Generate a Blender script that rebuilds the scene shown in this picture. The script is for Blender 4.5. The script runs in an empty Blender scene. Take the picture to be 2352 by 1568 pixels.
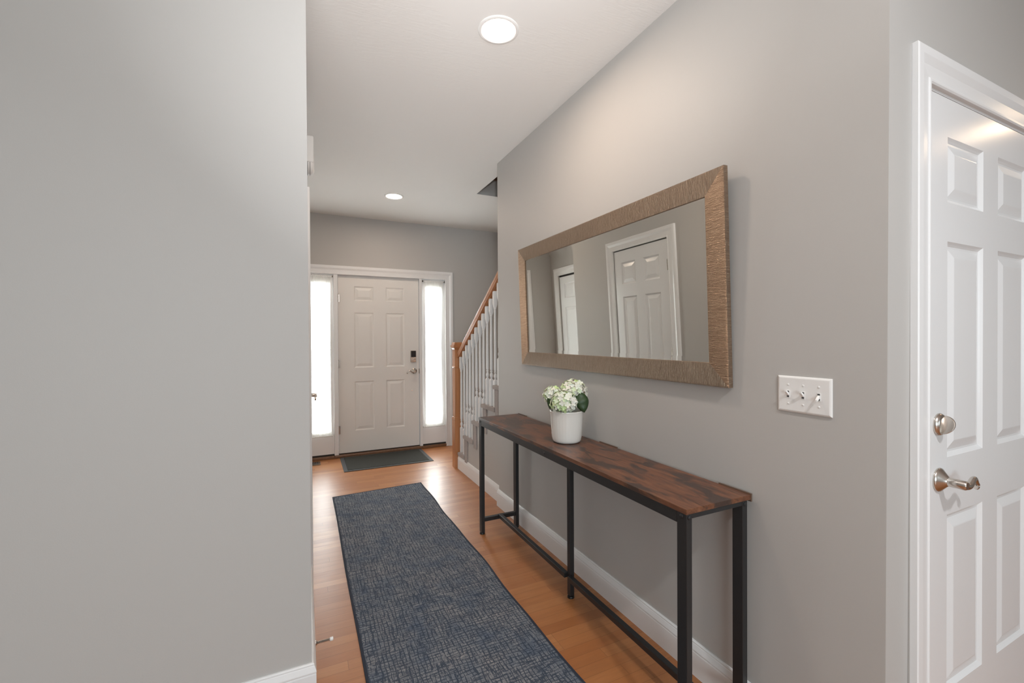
import bpy, bmesh, math, random
from mathutils import Vector, Matrix
random.seed(7)
S = bpy.context.scene
C = S.collection
PI = math.pi

# ------------------------------------------------------------------ camera, world, lights, exposure
CAM_H = 1.3419
cd = bpy.data.cameras.new('camera'); cam = bpy.data.objects.new('camera', cd); C.objects.link(cam)
cd.sensor_width = 36.0; cd.lens = 1005.1203 / 2352 * 36; cd.clip_start = 0.02; cd.clip_end = 200
Rv = Vector((0.90322171, -0.42913772, -0.00559979))
Uv = Vector((0.00853385, 0.00491321, 0.99995152))
Fv = Vector((0.4290894, 0.90322571, -0.00809991))
m = Matrix.Identity(4)
for i in range(3):
    m[i][0] = Rv[i]; m[i][1] = Uv[i]; m[i][2] = -Fv[i]
m.translation = Vector((0, 0, CAM_H))
cam.matrix_world = m
S.camera = cam

w = bpy.data.worlds.new('world'); S.world = w; w.use_nodes = True
bg = w.node_tree.nodes['Background']
bg.inputs['Color'].default_value = (0.90, 0.97, 1.0, 1)
bg.inputs['Strength'].default_value = 1.5

S.view_settings.view_transform = 'Standard'
S.view_settings.look = 'None'
S.view_settings.gamma = 1
S.view_settings.use_curve_mapping = False
S.view_settings.exposure = 0.0

def area(name, loc, rot, sx, sy, power, color, shape='RECTANGLE', spread=PI):
    d = bpy.data.lights.new(name, 'AREA'); d.shape = shape; d.size = sx
    if shape in ('RECTANGLE', 'ELLIPSE'): d.size_y = sy
    d.energy = power; d.color = color; d.spread = spread
    o = bpy.data.objects.new(name, d); C.objects.link(o); o.location = loc; o.rotation_euler = rot
    return o
DAY = (0.93, 0.97, 1.0)
WARM = (1.0, 0.74, 0.50)
# daylight through the windows of the room behind the camera (in the window openings of its wall)
area('window_daylight', (-1.5, -3.94, 1.45), (PI / 2, 0, 0), 2.2, 1.5, 100, (.73, .91, 1.0))
area('window_daylight', (2.6, -3.94, 1.45), (PI / 2, 0, 0), 2.2, 1.5, 14, (.73, .91, 1.0))
# daylight just outside the two sidelight panes of the front door
area('sidelight_daylight', (.164, 5.365, 1.13), (-PI / 2, 0, 0), .19, 1.62, 22, (.98, 1.0, 1.0))
area('sidelight_daylight', (1.438, 5.365, 1.13), (-PI / 2, 0, 0), .18, 1.62, 30, (.98, 1.0, 1.0))
# recessed ceiling lamps of that room, outside the frame
area('room_lamp', (0.80, -0.72, 2.72), (0, 0, 0), 0.15, 0.15, 35, (.97, .98, 1), 'DISK')
area('room_lamp', (4.18, 0.02, 2.72), (0, 0, 0), 0.15, 0.15, 2.6, WARM, 'DISK')
# the photographer's flash heads, bounced off the ceiling ahead of the camera
def flash(loc, yaw, tilt, power, spread):
    v = Vector((math.sin(yaw) * math.sin(tilt), math.cos(yaw) * math.sin(tilt), math.cos(tilt)))
    o = area('bounced_flash', loc, (0, 0, 0), .10, .10, power, (.96, .98, 1), 'DISK', math.radians(spread))
    o.rotation_euler = v.to_track_quat('-Z', 'Y').to_euler()
flash((.05, 0, 1.60), .40, .70, 3.6, 100)
flash((.10, 0, 1.60), .30, 1.05, 4.6, 70)
flash((.10, .05, 1.75), .40, .31, 5.8, 130)
LENS_STRENGTH = 172.0

# ------------------------------------------------------------------ dimensions
H = 2.729          # ceiling
XL = 0.016         # hallway left wall face
XR = 1.400         # hallway right wall face
YL = 1.795         # left wall face towards the camera
YE = 0.6214        # wall with the door on the right
YJ = 3.202         # far end of the right wall
XS = 1.435         # stair stringer face
D = 5.285          # front wall face
YC = 4.075         # far end of the hallway left wall
XC = -0.42         # closet wall

# ------------------------------------------------------------------ material helpers
def mat(name, color=(.8, .8, .8), rough=.5, metal=0., **kw):
    mt = bpy.data.materials.new(name); mt.use_nodes = True
    nt = mt.node_tree; b = nt.nodes['Principled BSDF']
    b.inputs['Base Color'].default_value = (*color, 1); b.inputs['Roughness'].default_value = rough
    b.inputs['Metallic'].default_value = metal
    for k, v in kw.items():
        b.inputs[k.replace('_', ' ')].default_value = v
    return mt
class N:
    def __init__(s, mt): s.nt = mt.node_tree; s.b = s.nt.nodes['Principled BSDF']
    def new(s, t, **kw):
        n = s.nt.nodes.new(t)
        for k, v in kw.items(): setattr(n, k, v)
        return n
    def put(s, sock, v):
        if hasattr(v, 'is_linked') or isinstance(v, bpy.types.NodeSocket): s.nt.links.new(v, sock)
        else: sock.default_value = v
    def math(s, op, a, b=0., c=0.):
        n = s.new('ShaderNodeMath', operation=op)
        s.put(n.inputs[0], a); s.put(n.inputs[1], b); s.put(n.inputs[2], c)
        return n.outputs[0]
    def coords(s, kind='Object'):
        return s.new('ShaderNodeTexCoord').outputs[kind]
    def scale(s, vec, sc):
        n = s.new('ShaderNodeMapping'); s.put(n.inputs['Vector'], vec); n.inputs['Scale'].default_value = sc
        return n.outputs[0]
    def noise(s, vec, sc=5., det=2., rough=.5, dist=0.):
        n = s.new('ShaderNodeTexNoise'); s.put(n.inputs['Vector'], vec)
        n.inputs['Scale'].default_value = sc; n.inputs['Detail'].default_value = det
        n.inputs['Roughness'].default_value = rough; n.inputs['Distortion'].default_value = dist
        return n.outputs[0]
    def ramp(s, fac, stops):
        n = s.new('ShaderNodeValToRGB'); s.put(n.inputs[0], fac)
        cr = n.color_ramp
        while len(cr.elements) < len(stops): cr.elements.new(.5)
        for e, (p, c) in zip(cr.elements, stops):
            e.position = p; e.color = (*c, 1) if len(c) == 3 else c
        return n.outputs[0]
    def mix(s, fac, a, b, blend='MIX'):
        n = s.new('ShaderNodeMix', data_type='RGBA', blend_type=blend)
        s.put(n.inputs[0], fac); s.put(n.inputs[6], a if not isinstance(a, tuple) else (*a, 1)); s.put(n.inputs[7], b if not isinstance(b, tuple) else (*b, 1))
        return n.outputs[2]
    def bump(s, h, strength=.2, dist=.01):
        n = s.new('ShaderNodeBump'); s.put(n.inputs['Height'], h)
        n.inputs['Strength'].default_value = strength; n.inputs['Distance'].default_value = dist
        s.nt.links.new(n.outputs[0], s.b.inputs['Normal'])
    def color(s, v): s.nt.links.new(v, s.b.inputs['Base Color'])
    def rough(s, v): s.nt.links.new(v, s.b.inputs['Roughness'])
    def xyz(s, vec):
        n = s.new('ShaderNodeSeparateXYZ'); s.put(n.inputs[0], vec); return n.outputs
    def comb(s, x=0., y=0., z=0.):
        n = s.new('ShaderNodeCombineXYZ'); s.put(n.inputs[0], x); s.put(n.inputs[1], y); s.put(n.inputs[2], z); return n.outputs[0]
    def white(s, vec):
        n = s.new('ShaderNodeTexWhiteNoise', noise_dimensions='3D'); s.put(n.inputs['Vector'], vec); return n.outputs['Value']

M = {}
WALLC = (0.498, 0.480, 0.458)
m_ = M['wall'] = mat('wall_paint', WALLC, .55); n = N(m_); n.bump(n.noise(n.coords(), 260, 2), .06, .002)
m_ = M['ceiling'] = mat('ceiling_paint', (.82, .80, .775), .7); n = N(m_)
co = n.coords(); a = n.noise(n.scale(co, (1.2, 7, 1)), 9, 4, .6, 1.2); b_ = n.noise(co, 2.2, 1)
n.bump(n.math('MULTIPLY', a, n.math('GREATER_THAN', b_, .47)), .22, .006)
m_ = M['trim'] = mat('trim_paint', (.81, .805, .80), .28)
m_ = M['door'] = mat('door_paint', (.80, .80, .80), .22); n = N(m_); n.bump(n.noise(n.coords(), 45, 2), .03, .002)
m_ = M['fdoor'] = mat('front_door_paint', (.80, .775, .74), .42)
M['baluster'] = mat('baluster_paint', (.78, .775, .77), .3)
M['nickel'] = mat('satin_nickel', (.62, .57, .52), .24, 1.)
M['darkmetal'] = mat('hinge_metal', (.22, .18, .14), .35, 1.)
M['black'] = mat('black_plastic', (.012, .012, .012), .35)
M['gasket'] = mat('door_sweep', (.03, .025, .02), .7)
M['plastic'] = mat('white_plastic', (.84, .83, .81), .3)
M['slot'] = mat('dark_slot', (.05, .05, .05), .6)
M['stop'] = mat('brown_stop', (.13, .085, .06), .5); m_ = M['steel'] = mat('powder_coated_steel', (.018, .018, .019), .42); n = N(m_); n.bump(n.noise(n.coords(), 900, 1), .08, .001)
M['pot'] = mat('glazed_ceramic', (.80, .77, .72), .16, Coat_Weight=.5)
M['soil'] = mat('foam', (.1, .13, .06), .9)

# hardwood floor: strips run across the hallway
m_ = M['floor'] = mat('oak_floor', (.4, .2, .1), .3, Coat_Weight=.25, Coat_Roughness=.28); n = N(m_)
x, y, z = n.xyz(n.coords())
WB, LB = .057, .72
ry = n.math('DIVIDE', y, WB); row = n.math('FLOOR', ry); fy = n.math('FRACT', ry)
off = n.math('MULTIPLY', n.white(n.comb(row, 3.1, 0.)), 7.3)
rx = n.math('ADD', n.math('DIVIDE', x, LB), off); col = n.math('FLOOR', rx); fx = n.math('FRACT', rx)
bid = n.white(n.comb(row, col, 1.7)); bid2 = n.white(n.comb(col, row, 9.2))
gv = n.comb(n.math('MULTIPLY', rx, 1.6), n.math('MULTIPLY', y, 26.), n.math('MULTIPLY', bid, 31.))
g1 = n.noise(gv, 1.6, 5, .6, .6)
gv2 = n.comb(n.math('MULTIPLY', rx, 5.), n.math('MULTIPLY', y, 240.), n.math('MULTIPLY', bid, 11.))
g2 = n.noise(gv2, 1.4, 3, .6, .2)
base = n.ramp(bid, [(0., (.345, .126, .038)), (.3, (.425, .172, .057)), (.6, (.375, .136, .040)), (1., (.50, .225, .082))])
c1 = n.mix(n.ramp(g1, [(.35, (0, 0, 0)), (.7, (1, 1, 1))]), base, (.28, .100, .032))
c1 = n.mix(.40, base, c1)
c2 = n.mix(n.math('MULTIPLY', n.ramp(g2, [(.45, (0, 0, 0)), (.75, (1, 1, 1))]), .35), c1, (.29, .115, .045))
sy = n.math('LESS_THAN', n.math('MINIMUM', fy, n.math('SUBTRACT', 1., fy)), .013)
sx = n.math('LESS_THAN', n.math('MINIMUM', fx, n.math('SUBTRACT', 1., fx)), .0012)
seam = n.math('MAXIMUM', sy, sx)
n.color(n.mix(n.math('MULTIPLY', seam, .55), c2, (.10, .035, .012)))
n.rough(n.math('ADD', .34, n.math('MULTIPLY', g1, .16)))
n.bump(n.math('ADD', n.math('MULTIPLY', seam, -1.), n.math('MULTIPLY', n.noise(n.comb(n.math('MULTIPLY', x, .4), y, 0.), 14, 1), .5)), .12, .003)

# newel and handrail oak
def oak(name, c, rough=.3, axis='z'):
    mt = mat(name, c, rough, Coat_Weight=.3, Coat_Roughness=.15); n = N(mt)
    sc = (40, 40, 2.5) if axis == 'z' else (40, 4, 30)
    g = n.noise(n.scale(n.coords(), sc), 1.3, 5, .6, .5)
    n.color(n.ramp(g, [(.3, tuple(v * .78 for v in c)), (.55, c), (.8, tuple(min(1, v * 1.18) for v in c))])); return mt
M['oak'] = oak('stained_oak', (.50, .215, .088))
M['oakrail'] = oak('stained_oak_rail', (.50, .215, .088), axis='y')
M['sill'] = oak('oak_sill', (.20, .10, .05), .4, 'y')

# console table top
m_ = M['ttop'] = mat('rustic_brown_board', (.2, .1, .05), .34); n = N(m_)
co = n.coords()
g = n.noise(n.scale(co, (34, 3.2, 34)), 1.6, 6, .65, .8)
p = n.noise(n.scale(co, (9, 3.5, 9)), 1.5, 3, .6, .6)
c1 = n.ramp(g, [(.25, (.045, .018, .010)), (.5, (.150, .058, .028)), (.72, (.235, .100, .048))])
c2 = n.mix(n.ramp(p, [(.46, (0, 0, 0)), (.57, (1, 1, 1))]), c1, (.036, .024, .020))
n.color(n.mix(.85, c1, c2)); n.rough(n.math('ADD', .28, n.math('MULTIPLY', g, .15))); n.bump(g, .06, .001)

# runner weave
m_ = M['rug'] = mat('blue_grey_weave', (.1, .12, .16), .95); n = N(m_)
co = n.coords(); x, y, z = n.xyz(co)
wob = n.noise(co, 9, 2); wx = n.math('ADD', x, n.math('MULTIPLY', wob, .012)); wy = n.math('ADD', y, n.math('MULTIPLY', wob, .012))
def scratch(ax, ay, width, seed, sc=1.):
    v = n.comb(n.math('MULTIPLY', wx, ax), n.math('MULTIPLY', wy, ay), seed)
    t = n.noise(v, sc, 2, .55, .15)
    return n.math('LESS_THAN', n.math('ABSOLUTE', n.math('SUBTRACT', t, .5)), width)
def grid(along, across, freq, width, seed, thr):
    """jittered broken threads running along one axis"""
    jit = n.noise(n.comb(n.math('MULTIPLY', along, 9.), n.math('MULTIPLY', across, 26.), seed), 1., 2, .6)
    v = n.math('FRACT', n.math('ADD', n.math('MULTIPLY', across, freq), n.math('MULTIPLY', jit, 1.7)))
    ln = n.math('LESS_THAN', n.math('ABSOLUTE', n.math('SUBTRACT', v, .5)), width)
    mk = n.math('GREATER_THAN', n.noise(n.comb(n.math('MULTIPLY', along, 22.), n.math('MULTIPLY', across, 60.), seed + 5.), 1., 1), thr)
    return n.math('MULTIPLY', ln, mk)
l1 = grid(y, x, 58., .13, 1., .42); l2 = grid(x, y, 62., .13, 7., .42)
l3 = scratch(48, 4, .012, 14.); l4 = scratch(4, 55, .012, 21.)
l5 = scratch(170, 30, .035, 33.); l6 = scratch(30, 190, .035, 41.)
lines = n.math('MAXIMUM', n.math('MAXIMUM', l1, l2), n.math('MAXIMUM', l3, l4))
fine = n.math('MAXIMUM', l5, l6)
blot = n.noise(co, 4.5, 3, .6); blot2 = n.noise(n.comb(x, y, 4.), 12, 3, .6)
basec = n.ramp(blot, [(.30, (.105, .135, .185)), (.48, (.205, .220, .240)), (.66, (.330, .305, .285))])
basec = n.mix(n.ramp(blot2, [(.44, (0, 0, 0)), (.60, (.8, .8, .8))]), basec, (.30, .295, .29))
basec = n.mix(n.ramp(n.noise(n.scale(co, (330, 70, 1)), 1.2, 2), [(.42, (0, 0, 0)), (.65, (.5, .5, .5))]), basec, (.070, .098, .150))
basec = n.mix(n.math('MULTIPLY', fine, .5), basec, (.050, .070, .110))
n.color(n.mix(n.math('MULTIPLY', lines, .85), basec, (.020, .034, .060)))
n.bump(n.noise(co, 900, 1), .3, .002)
M['bind'] = mat('navy_binding', (.020, .026, .042), .9)
m_ = M['mat'] = mat('charcoal_mat_pile', (.05, .05, .045), .95); n = N(m_)
t = n.noise(n.coords(), 260, 3, .7); n.color(n.ramp(t, [(.3, (.012, .012, .010)), (.55, (.036, .037, .031)), (.8, (.09, .09, .08))])); n.bump(t, .5, .004)
m_ = M['matedge'] = mat('rubber_mat_edge', (.060, .062, .064), .7)
m_ = M['carpet'] = mat('stair_carpet', (.36, .32, .30), .95); n = N(m_)
t = n.noise(n.coords(), 240, 3, .7); n.color(n.ramp(t, [(.3, (.30, .26, .25)), (.7, (.52, .47, .44))])); n.bump(t, .6, .005)

# mirror
M['glass'] = mat('mirror_glass', (.80, .81, .78), .0, 1.)
m_ = M['bevelglass'] = mat('mirror_bevel', (.86, .88, .86), .02, 1.)
def brushed(name, axis, k, dist):
    mt = mat(name, (.42, .315, .235), .32, 1.); n = N(mt)
    sc = (20, 330, 22) if axis == 'v' else (20, 22, 330)   # v: strokes run up the strip
    t = n.noise(n.scale(n.coords(), sc), 1., 3, .65, .35)
    t2 = n.noise(n.scale(n.coords(), tuple(v * 2.3 for v in sc)), 1., 2, .5, .2)
    n.color(n.ramp(t, [(.3, (.36 * k, .262 * k, .19 * k)), (.6, (.50 * k, .375 * k, .272 * k)), (.85, (.64 * k, .49 * k, .36 * k))]))
    n.bump(n.math('ADD', t, n.math('MULTIPLY', t2, .4)), 1., dist); return mt
M['brushh'] = brushed('brushed_champagne_horizontal_shaded', 'v', .60, .0035)  # same metal, darker: shade of the top and bottom strips painted into the colour
M['brushv'] = brushed('brushed_champagne_vertical_lit', 'h', .95, .0100)  # same metal, lighter: lamp light caught by the side strips painted into the colour
M['champ'] = mat('champagne_edge', (.36, .29, .22), .4, .8)

# lamp lens, panes, sheers, flowers
def emis(name, color, strength):
    mt = bpy.data.materials.new(name); mt.use_nodes = True; nt = mt.node_tree; nt.nodes.clear()
    e = nt.nodes.new('ShaderNodeEmission'); o = nt.nodes.new('ShaderNodeOutputMaterial')
    e.inputs[0].default_value = (*color, 1); e.inputs[1].default_value = strength; nt.links.new(e.outputs[0], o.inputs[0]); return mt
M['lens'] = emis('lamp_lens', (1, .79, .63), LENS_STRENGTH)
def thin(name, tint, tfac, second='gloss', col=(1, 1, 1), rough=.02):
    mt = bpy.data.materials.new(name); mt.use_nodes = True; nt = mt.node_tree; nt.nodes.clear()
    o = nt.nodes.new('ShaderNodeOutputMaterial'); mx = nt.nodes.new('ShaderNodeMixShader'); mx.inputs[0].default_value = tfac
    t = nt.nodes.new('ShaderNodeBsdfTransparent'); t.inputs[0].default_value = (*tint, 1); nt.links.new(t.outputs[0], mx.inputs[1])
    if second == 'gloss':
        g = nt.nodes.new('ShaderNodeBsdfGlossy'); g.inputs['Roughness'].default_value = rough; nt.links.new(g.outputs[0], mx.inputs[2])
    else:
        a = nt.nodes.new('ShaderNodeBsdfDiffuse'); a.inputs[0].default_value = (*col, 1)
        b = nt.nodes.new('ShaderNodeBsdfTranslucent'); b.inputs[0].default_value = (*col, 1)
        m2 = nt.nodes.new('ShaderNodeMixShader'); m2.inputs[0].default_value = .5
        nt.links.new(a.outputs[0], m2.inputs[1]); nt.links.new(b.outputs[0], m2.inputs[2]); nt.links.new(m2.outputs[0], mx.inputs[2])
    nt.links.new(mx.outputs[0], o.inputs[0]); return mt
M['pane'] = thin('window_pane', (.96, .98, .98), .06)
M['sheer'] = thin('sheer_fabric', (1, 1, 1), .62, 'cloth', (.86, .85, .82))
m_ = M['petal'] = mat('petal', (.9, .9, .8), .6); n = N(m_)
ri = n.new('ShaderNodeNewGeometry').outputs['Random Per Island']
n.color(n.ramp(ri, [(0., (.82, .84, .74)), (.30, (.86, .80, .70)), (.52, (.80, .85, .68)), (.72, (.60, .76, .34)), (.86, (.85, .84, .76)), (1., (.66, .78, .42))]))
n.b.inputs['Subsurface Weight'].default_value = .15
M['leaf'] = mat('hydrangea_leaf', (.030, .062, .020), .45)
M['stem'] = mat('hydrangea_stem', (.06, .10, .03), .6)

# ------------------------------------------------------------------ geometry helpers
def new(): return bmesh.new()
def box(bm, x0, x1, y0, y1, z0, z1, T=None):
    P = [(x, y, z) for x in (x0, x1) for y in (y0, y1) for z in (z0, z1)]
    v = [bm.verts.new(T(*p) if T else p) for p in P]
    for f in ((0, 1, 3, 2), (4, 6, 7, 5), (0, 4, 5, 1), (2, 3, 7, 6), (0, 2, 6, 4), (1, 5, 7, 3)):
        bm.faces.new([v[i] for i in f])
def quad(bm, pts): return bm.faces.new([bm.verts.new(p) for p in pts])
def ring_strip(bm, rings, closed=True, caps=True):
    vs = [[bm.verts.new(p) for p in r] for r in rings]
    k = len(rings[0])
    for a, b in zip(vs[:-1], vs[1:]):
        for i in range(k if closed else k - 1):
            j = (i + 1) % k
            bm.faces.new((a[i], a[j], b[j], b[i]))
    if caps and closed:
        bm.faces.new(vs[0][::-1]); bm.faces.new(vs[-1])
def lathe(bm, prof, T, seg=24, caps=True):
    """prof: (radius, axial); T(a,b,axial) -> world"""
    rings = [[T(r * math.cos(2 * PI * i / seg), r * math.sin(2 * PI * i / seg), h) for i in range(seg)] for r, h in prof]
    ring_strip(bm, rings, True, caps)
def tube(bm, pts, radii, seg=12, squash=1.0, up=Vector((0, 0, 1))):
    pts = [Vector(p) for p in pts]; rings = []
    if not isinstance(radii, (list, tuple)): radii = [radii] * len(pts)
    for i, p in enumerate(pts):
        d = (pts[min(i + 1, len(pts) - 1)] - pts[max(i - 1, 0)]).normalized()
        s = d.cross(up)
        if s.length < 1e-4: s = d.cross(Vector((1, 0, 0)))
        s.normalize(); u = s.cross(d).normalized()
        rings.append([p + (s * math.cos(2 * PI * k / seg) * squash + u * math.sin(2 * PI * k / seg)) * radii[i] for k in range(seg)])
    ring_strip(bm, rings)
def link(name, bm, material, origin=(0, 0, 0), smooth=False, bevel=0., segs=2):
    bmesh.ops.recalc_face_normals(bm, faces=bm.faces[:])
    o0 = Vector(origin)
    for v in bm.verts: v.co -= o0
    me = bpy.data.meshes.new(name); bm.to_mesh(me); bm.free()
    ms = material if isinstance(material, (list, tuple)) else [material]
    for q in ms: me.materials.append(q)
    o = bpy.data.objects.new(name, me); C.objects.link(o)
    if smooth:
        for p in me.polygons: p.use_smooth = True
        md = o.modifiers.new('edges', 'EDGE_SPLIT'); md.split_angle = math.radians(38)
    if bevel:
        md = o.modifiers.new('bevel', 'BEVEL'); md.width = bevel; md.segments = segs; md.limit_method = 'ANGLE'; md.angle_limit = math.radians(50)
    return o
def root_loc(o):
    while o.parent: o = o.parent
    return tuple(o.location)
def part(name, bm, material, parent, label=None, **kw):
    o = link(name, bm, material, root_loc(parent), **kw); o.parent = parent
    if label: o['label'] = label
    return o
def tag(o, label, cat, group=None, kind=None):
    o['label'] = label; o['category'] = cat
    if group: o['group'] = group
    if kind: o['kind'] = kind
    return o
def thing(name, loc, label, cat, group=None, kind=None):
    o = bpy.data.objects.new(name, None); C.objects.link(o); o.location = loc; o.empty_display_size = .1
    return tag(o, label, cat, group, kind)
def solid(name, bm, material, loc, label, cat, group=None, kind=None, **kw):
    o = link(name, bm, material, loc, **kw); o.location = loc
    return tag(o, label, cat, group, kind)
def struct(name, bm, material, label, cat, loc=(0, 0, 0), **kw):
    return solid(name, bm, material, loc, label, cat, None, 'structure', **kw)
def frame(origin, u, nrm):
    o = Vector(origin); u = Vector(u); nn = Vector(nrm)
    return lambda a, b, c: o + u * a + nn * b + Vector((0, 0, 1)) * c     # a along wall, b out of wall, c up

def slab(bm, T, w_, z0, z1, t, cols, rows, deep=.007):
    """panelled door leaf: a in 0..w_, front at b=0, back at b=-t"""
    xs = sorted({0., w_} | {v for c in cols for v in c}); zs = sorted({z0, z1} | {v for r in rows for v in r})
    def isp(xa, xb, za, zb): return any(abs(xa - c[0]) < 1e-6 and abs(xb - c[1]) < 1e-6 for c in cols) and any(abs(za - r[0]) < 1e-6 and abs(zb - r[1]) < 1e-6 for r in rows)
    for xa, xb in zip(xs[:-1], xs[1:]):
        for za, zb in zip(zs[:-1], zs[1:]):
            if not isp(xa, xb, za, zb):
                quad(bm, [T(xa, 0, za), T(xb, 0, za), T(xb, 0, zb), T(xa, 0, zb)])
            else:
                prev = None
                for ins, dp in ((0, 0), (.006, -deep * .55), (.012, -deep), (.018, -deep), (.044, -.0015), (.047, -.0010)):
                    r = [T(xa + ins, dp, za + ins), T(xb - ins, dp, za + ins), T(xb - ins, dp, zb - ins), T(xa + ins, dp, zb - ins)]
                    if prev:
                        for i in range(4): quad(bm, [prev[i], prev[(i + 1) % 4], r[(i + 1) % 4], r[i]])
                    prev = r
                quad(bm, prev)
    quad(bm, [T(0, -t, z0), T(w_, -t, z0), T(w_, -t, z1), T(0, -t, z1)])
    for a, b in (((0, z0), (w_, z0)), ((w_, z0), (w_, z1)), ((w_, z1), (0, z1)), ((0, z1), (0, z0))):
        quad(bm, [T(a[0], 0, a[1]), T(b[0], 0, b[1]), T(b[0], -t, b[1]), T(a[0], -t, a[1])])
    bmesh.ops.remove_doubles(bm, verts=bm.verts[:], dist=1e-5)
CAS = [(0, -.002), (0, .009), (.004, .012), (.010, .012), (.014, .009), (.045, .011), (.058, .016), (.064, .0185), (.080, .0185), (.086, .0185), (.090, .016), (.090, -.002)]
def casing(bm, T, a0, a1, ztop, width=.09, zb=0., depth=1.):
    k = width / .09
    pr = [(d * k, b * depth) for d, b in CAS]
    L = [[T(a0 - d, b, zb) for d, b in pr], [T(a0 - d, b, ztop + d) for d, b in pr], [T(a1 + d, b, ztop + d) for d, b in pr], [T(a1 + d, b, zb) for d, b in pr]]
    ring_strip(bm, L, True, True)
BB = [(0, 0), (.015, 0), (.015, .092), (.0135, .097), (.0155, .100), (.0155, .104), (.010, .122), (.0085, .124), (.0085, .129), (.005, .133), (0, .133)]
def baseboard(bm, pts, nrms):
    """pts: xy polyline on the wall face; nrms: outward offset vectors at each vertex (mitred)"""
    rings = [[(p[0] + q[0] * b, p[1] + q[1] * b, c) for b, c in BB] for p, q in zip(pts, nrms)]
    ring_strip(bm, rings)

# ------------------------------------------------------------------ structure
bm = new(); quad(bm, [(-4.6, -4.1, 0), (5.6, -4.1, 0), (5.6, 5.45, 0), (-4.6, 5.45, 0)])
box(bm, -4.6, 5.6, -4.1, 5.45, -.1, -.002)
struct('floor', bm, M['floor'], 'orange brown oak strip floor running across the hallway', 'floor')
# ceiling with the stairwell opening
bm = new(); OX0, OX1, OY0, OY1 = 1.512, 2.42, .745, 3.957
for xa, xb, ya, yb in ((-4.6, OX0, -4.1, 5.45), (OX1, 5.6, -4.1, 5.45), (OX0, OX1, -4.1, OY0), (OX0, OX1, OY1, 5.45)):
    quad(bm, [(xa, ya, H), (xb, ya, H), (xb, yb, H), (xa, yb, H)])
quad(bm, [(OX0, OY0, H), (OX0, OY1, H), (OX0, OY1, H + .02), (OX0, OY0, H + .02)])
bmesh.ops.remove_doubles(bm, verts=bm.verts[:], dist=1e-5)
struct('ceiling', bm, M['ceiling'], 'white brushed texture hallway ceiling with a stairwell opening', 'ceiling')

# left wall: big face to the camera, hallway side with a door recess
DY0, DY1, DZ = 2.695, 3.385, 2.072
bm = new()
box(bm, -4.6, XL, YL, DY0, 0, H)
box(bm, -4.6, XL, DY0, DY1, DZ, H)
box(bm, -4.6, XL - .12, DY0, DY1, 0, DZ)
box(bm, -4.6, XL, DY1, YC, 0, H)
struct('wall_left', bm, M['wall'], 'wide light grey wall filling the left of the picture', 'wall')
bm = new(); CY0, CY1 = 4.29, 5.10
box(bm, XC - .1, XC, YC + .001, CY0, 0, H); box(bm, XC - .1, XC, CY0, CY1, 2.06, H); box(bm, XC - .1, XC, CY1, D, 0, H)
box(bm, XC - .3, XC - .1, YC + .001, D, 0, H)
struct('wall_closet', bm, M['wall'], 'grey foyer wall around the closet door seen in the mirror', 'wall')
# right wall
bm = new(); box(bm, XR, 1.515, YE, YJ, 0, H)
for v in bm.verts:                                   # the old corner is a touch out of plumb
    if v.co.y < 1: v.co.y += .006 if v.co.z < .1 else -.005
struct('wall_right', bm, M['wall'], 'greige hallway wall behind the console table and mirror', 'wall')
# wall with the door at the right
RX0, RX1, RZ = 1.601, 2.436, 2.062
bm = new(); yb = YE + .115
box(bm, 1.516, RX0, YE, yb, 0, H); box(bm, RX0, RX1, YE, yb, RZ, H); box(bm, RX1, 5.6, YE, yb, 0, H)
struct('wall_door_side', bm, M['wall'], 'warm greige wall around the six panel door at the far right', 'wall')
# front wall with opening for the door unit
UX0, UX1, UZ = .000, 1.600, 2.068
bm = new(); box(bm, XC - .3, UX0, D, D + .16, 0, H); box(bm, UX0, UX1, D, D + .16, UZ, H); box(bm, UX1, 2.54, D, D + .16, 0, H)
struct('wall_front', bm, M['wall'], 'greige foyer wall above and beside the front door', 'wall')
# stair side
bm = new(); box(bm, 2.42, 2.54, yb, D, 0, 5.3)
box(bm, OX0 - .1, OX0 - .001, OY0 - .1, OY1 + .1, H + .001, 5.3); box(bm, OX0, 2.42, OY1, OY1 + .12, H + .001, H + .155)
box(bm, OX0, 2.42, OY1 + .02, OY1 + .12, H + .155, 5.3); box(bm, OX0, 2.42, OY0 - .1, OY0, H + .001, 5.3); box(bm, OX0 - .1, 2.54, OY0 - .1, OY1 + .12, 5.3, 5.4)
struct('wall_stairwell', bm, M['wall'], 'grey stairwell walls seen through the ceiling opening', 'wall')
bm = new(); box(bm, OX0, 2.42, OY1 - .02, OY1 + .02, H + .156, H + .215)
struct('trim_6', bm, M['sill'], 'dark wood nosing inside the stairwell opening above', 'trim')
# room behind the camera
bm = new(); box(bm, -4.7, -4.6, -4.1, YL, 0, H)
struct('wall_far_left', bm, M['wall'], 'light grey side wall of the room behind the camera', 'wall')
bm = new(); box(bm, 5.6, 5.7, -4.1, yb, 0, H)
struct('wall_far_right', bm, M['wall'], 'light grey end wall of the room at the right', 'wall')
bm = new()
for xa, xb in ((-4.6, -2.6), (-.4, 1.5), (3.7, 5.6)): box(bm, xa, xb, -4.1, -4.0, 0, H)
for xa, xb in ((-2.6, -.4), (1.5, 3.7)): box(bm, xa, xb, -4.1, -4.0, 0, .7); box(bm, xa, xb, -4.1, -4.0, 2.2, H)
struct('wall_back', bm, M['wall'], 'light grey wall with two windows behind the camera', 'wall')

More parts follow.
